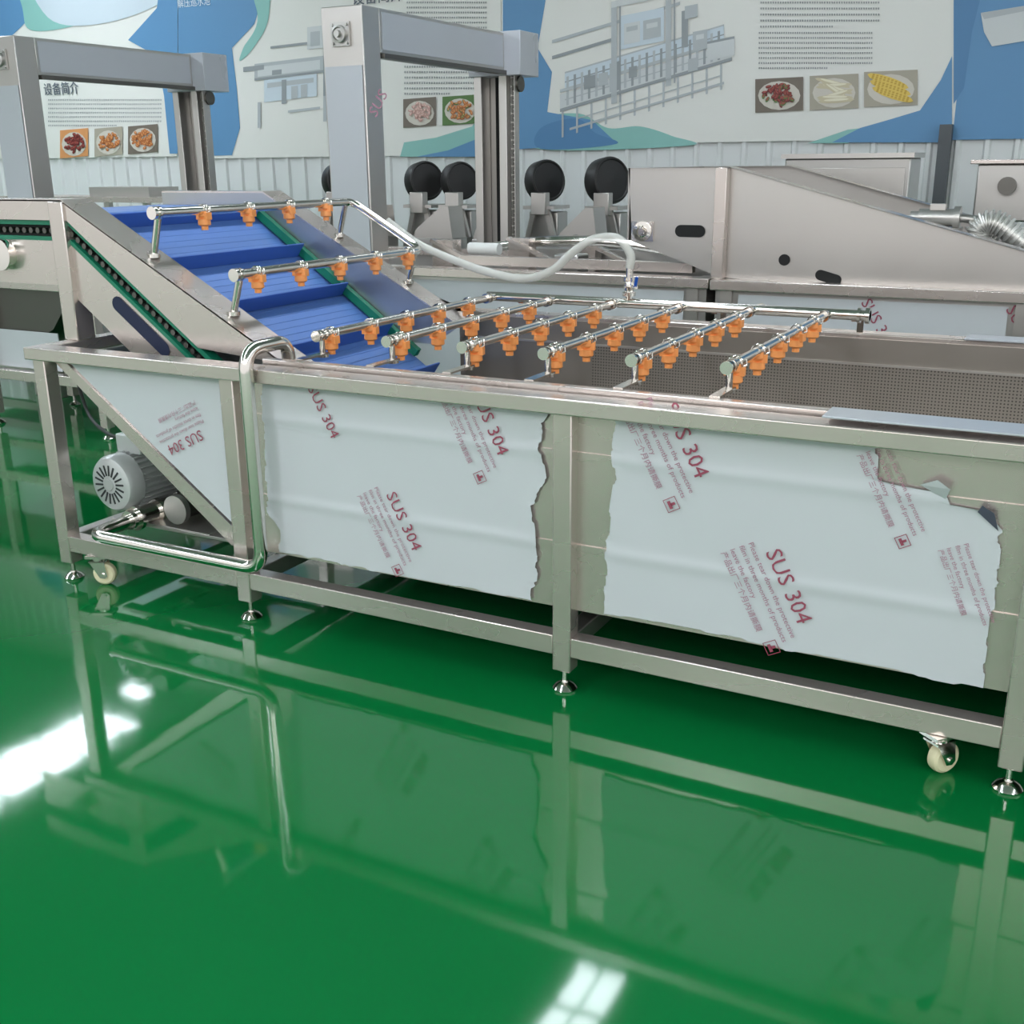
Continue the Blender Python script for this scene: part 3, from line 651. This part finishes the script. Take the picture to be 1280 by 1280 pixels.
for (px,wd,lab) in ((545,.34,'stainless slanted feeder stand in front of the pair of black drums'),(610,.2,'narrow stainless feeder stand beside the gantry rear column'),(725,.3,'stainless feeder stand between the last two black drums'),(462,.3,'stainless feeder stand behind the middle gantry front column')):
    c=P(px,285,Y=7.25)
    r=thing('feeder_stand',lab,'machine',(c.x,7.3,0),'feeder stands in front of the drum machines')
    M().box(c.x-wd/2,c.x+wd/2,7.18,7.42,.6,1.02).build('body',satin,r,.006)
    M().prism([(c.x-wd/2,1.02),(c.x+wd/2,1.02),(c.x+wd/2-.03,1.25),(c.x+wd/2-.09,1.25),(c.x-wd/2+.02,1.08)],7.2,7.4).build('hood',steel2,r)
    for sx in (-wd/2+.02,wd/2-.02):
        for yy in (7.2,7.4): M().box(c.x+sx-.02,c.x+sx+.02,yy-.02,yy+.02,0,.6).build('leg',steel2,r)
c=P(150,252,Y=8.2)
bn=thing('work_bench','low stainless bench by the wall seen through the left gantry','bench',(c.x,8.3,0))
M().box(c.x-1.6,c.x+1.6,8.0,8.6,1.22,1.27).build('top',steel,bn); M().box(c.x-.3,c.x+.5,8.1,8.5,1.27,1.36).build('tray',steel2,bn)
for a_ in (-1.5,0,1.5):
    for b_ in (8.05,8.55): M().box(c.x+a_-.03,c.x+a_+.03,b_-.03,b_+.03,0,1.22).build('leg',steel2,bn)
# left infeed machine
L=thing('sorting_machine','stainless machine frame with dark hopper at left edge behind the washer','machine',(-5.9,4.85,0))
M().box(-7.2,-5.1,4.5,4.56,.86,.92).box(-7.2,-5.1,5.1,5.16,.86,.92).box(-5.16,-5.1,4.56,5.1,.86,.92).build('top_frame',steel,L,.003)
M().box(-7.2,-5.1,4.5,4.56,.3,.36).box(-7.2,-5.1,5.1,5.16,.3,.36).box(-5.16,-5.1,4.56,5.1,.3,.36).build('lower_frame',steel,L,.003)
for a_ in (-7.17,-6.1,-5.13):
    for b_ in (4.53,5.13): 
        lg=M().box(a_-.028,a_+.028,b_-.028,b_+.028,.07,.86).build('leg',steel,L); inst(foot,'levelling_foot',(a_,b_,0),lg)
M().prism([(-6.95,.9),(-5.3,.9),(-5.55,.62),(-5.9,.46),(-6.6,.46)],4.58,5.08).build('hopper',dsteel,L)
M().box(-5.17,-5.165,4.57,5.09,.37,.85).build('end_panel',satin,L); M().box(-6.06,-5.5,4.565,4.57,.37,.6).build('side_cover',film,L)
M().cyl((-5.35,4.7,.5),(-5.35,5.0,.5),.1).box(-5.45,-5.2,4.6,5.08,.36,.4).build('drive_motor',dsteel,L)
M().box(-7.0,-5.2,4.6,5.06,.93,1.0).build('roller_cover',steel2,L,.01)
# ---------------- lights ----------------
wd=bpy.data.worlds.new('w'); S.world=wd; wd.use_nodes=True
nt=wd.node_tree; bg=nt.nodes['Background']; bg.inputs[1].default_value=1.1; bg.inputs[0].default_value=(.965,.965,.97,1)
def area(name,loc,tgt,sx_,sy_,e):
    l=bpy.data.lights.new(name,'AREA'); l.shape='RECTANGLE'; l.size=sx_; l.size_y=sy_; l.energy=e; l.color=(1,.98,.96)
    o=bpy.data.objects.new(name,l); COL.objects.link(o); o.location=loc; o.rotation_euler=(V(tgt)-V(loc)).to_track_quat('-Z','Y').to_euler()
area('fill_light_front',(0,-4,4.6),(-1.5,4,.8),9,2,260)  # added fill behind the camera to brighten the washer front, no real fixture
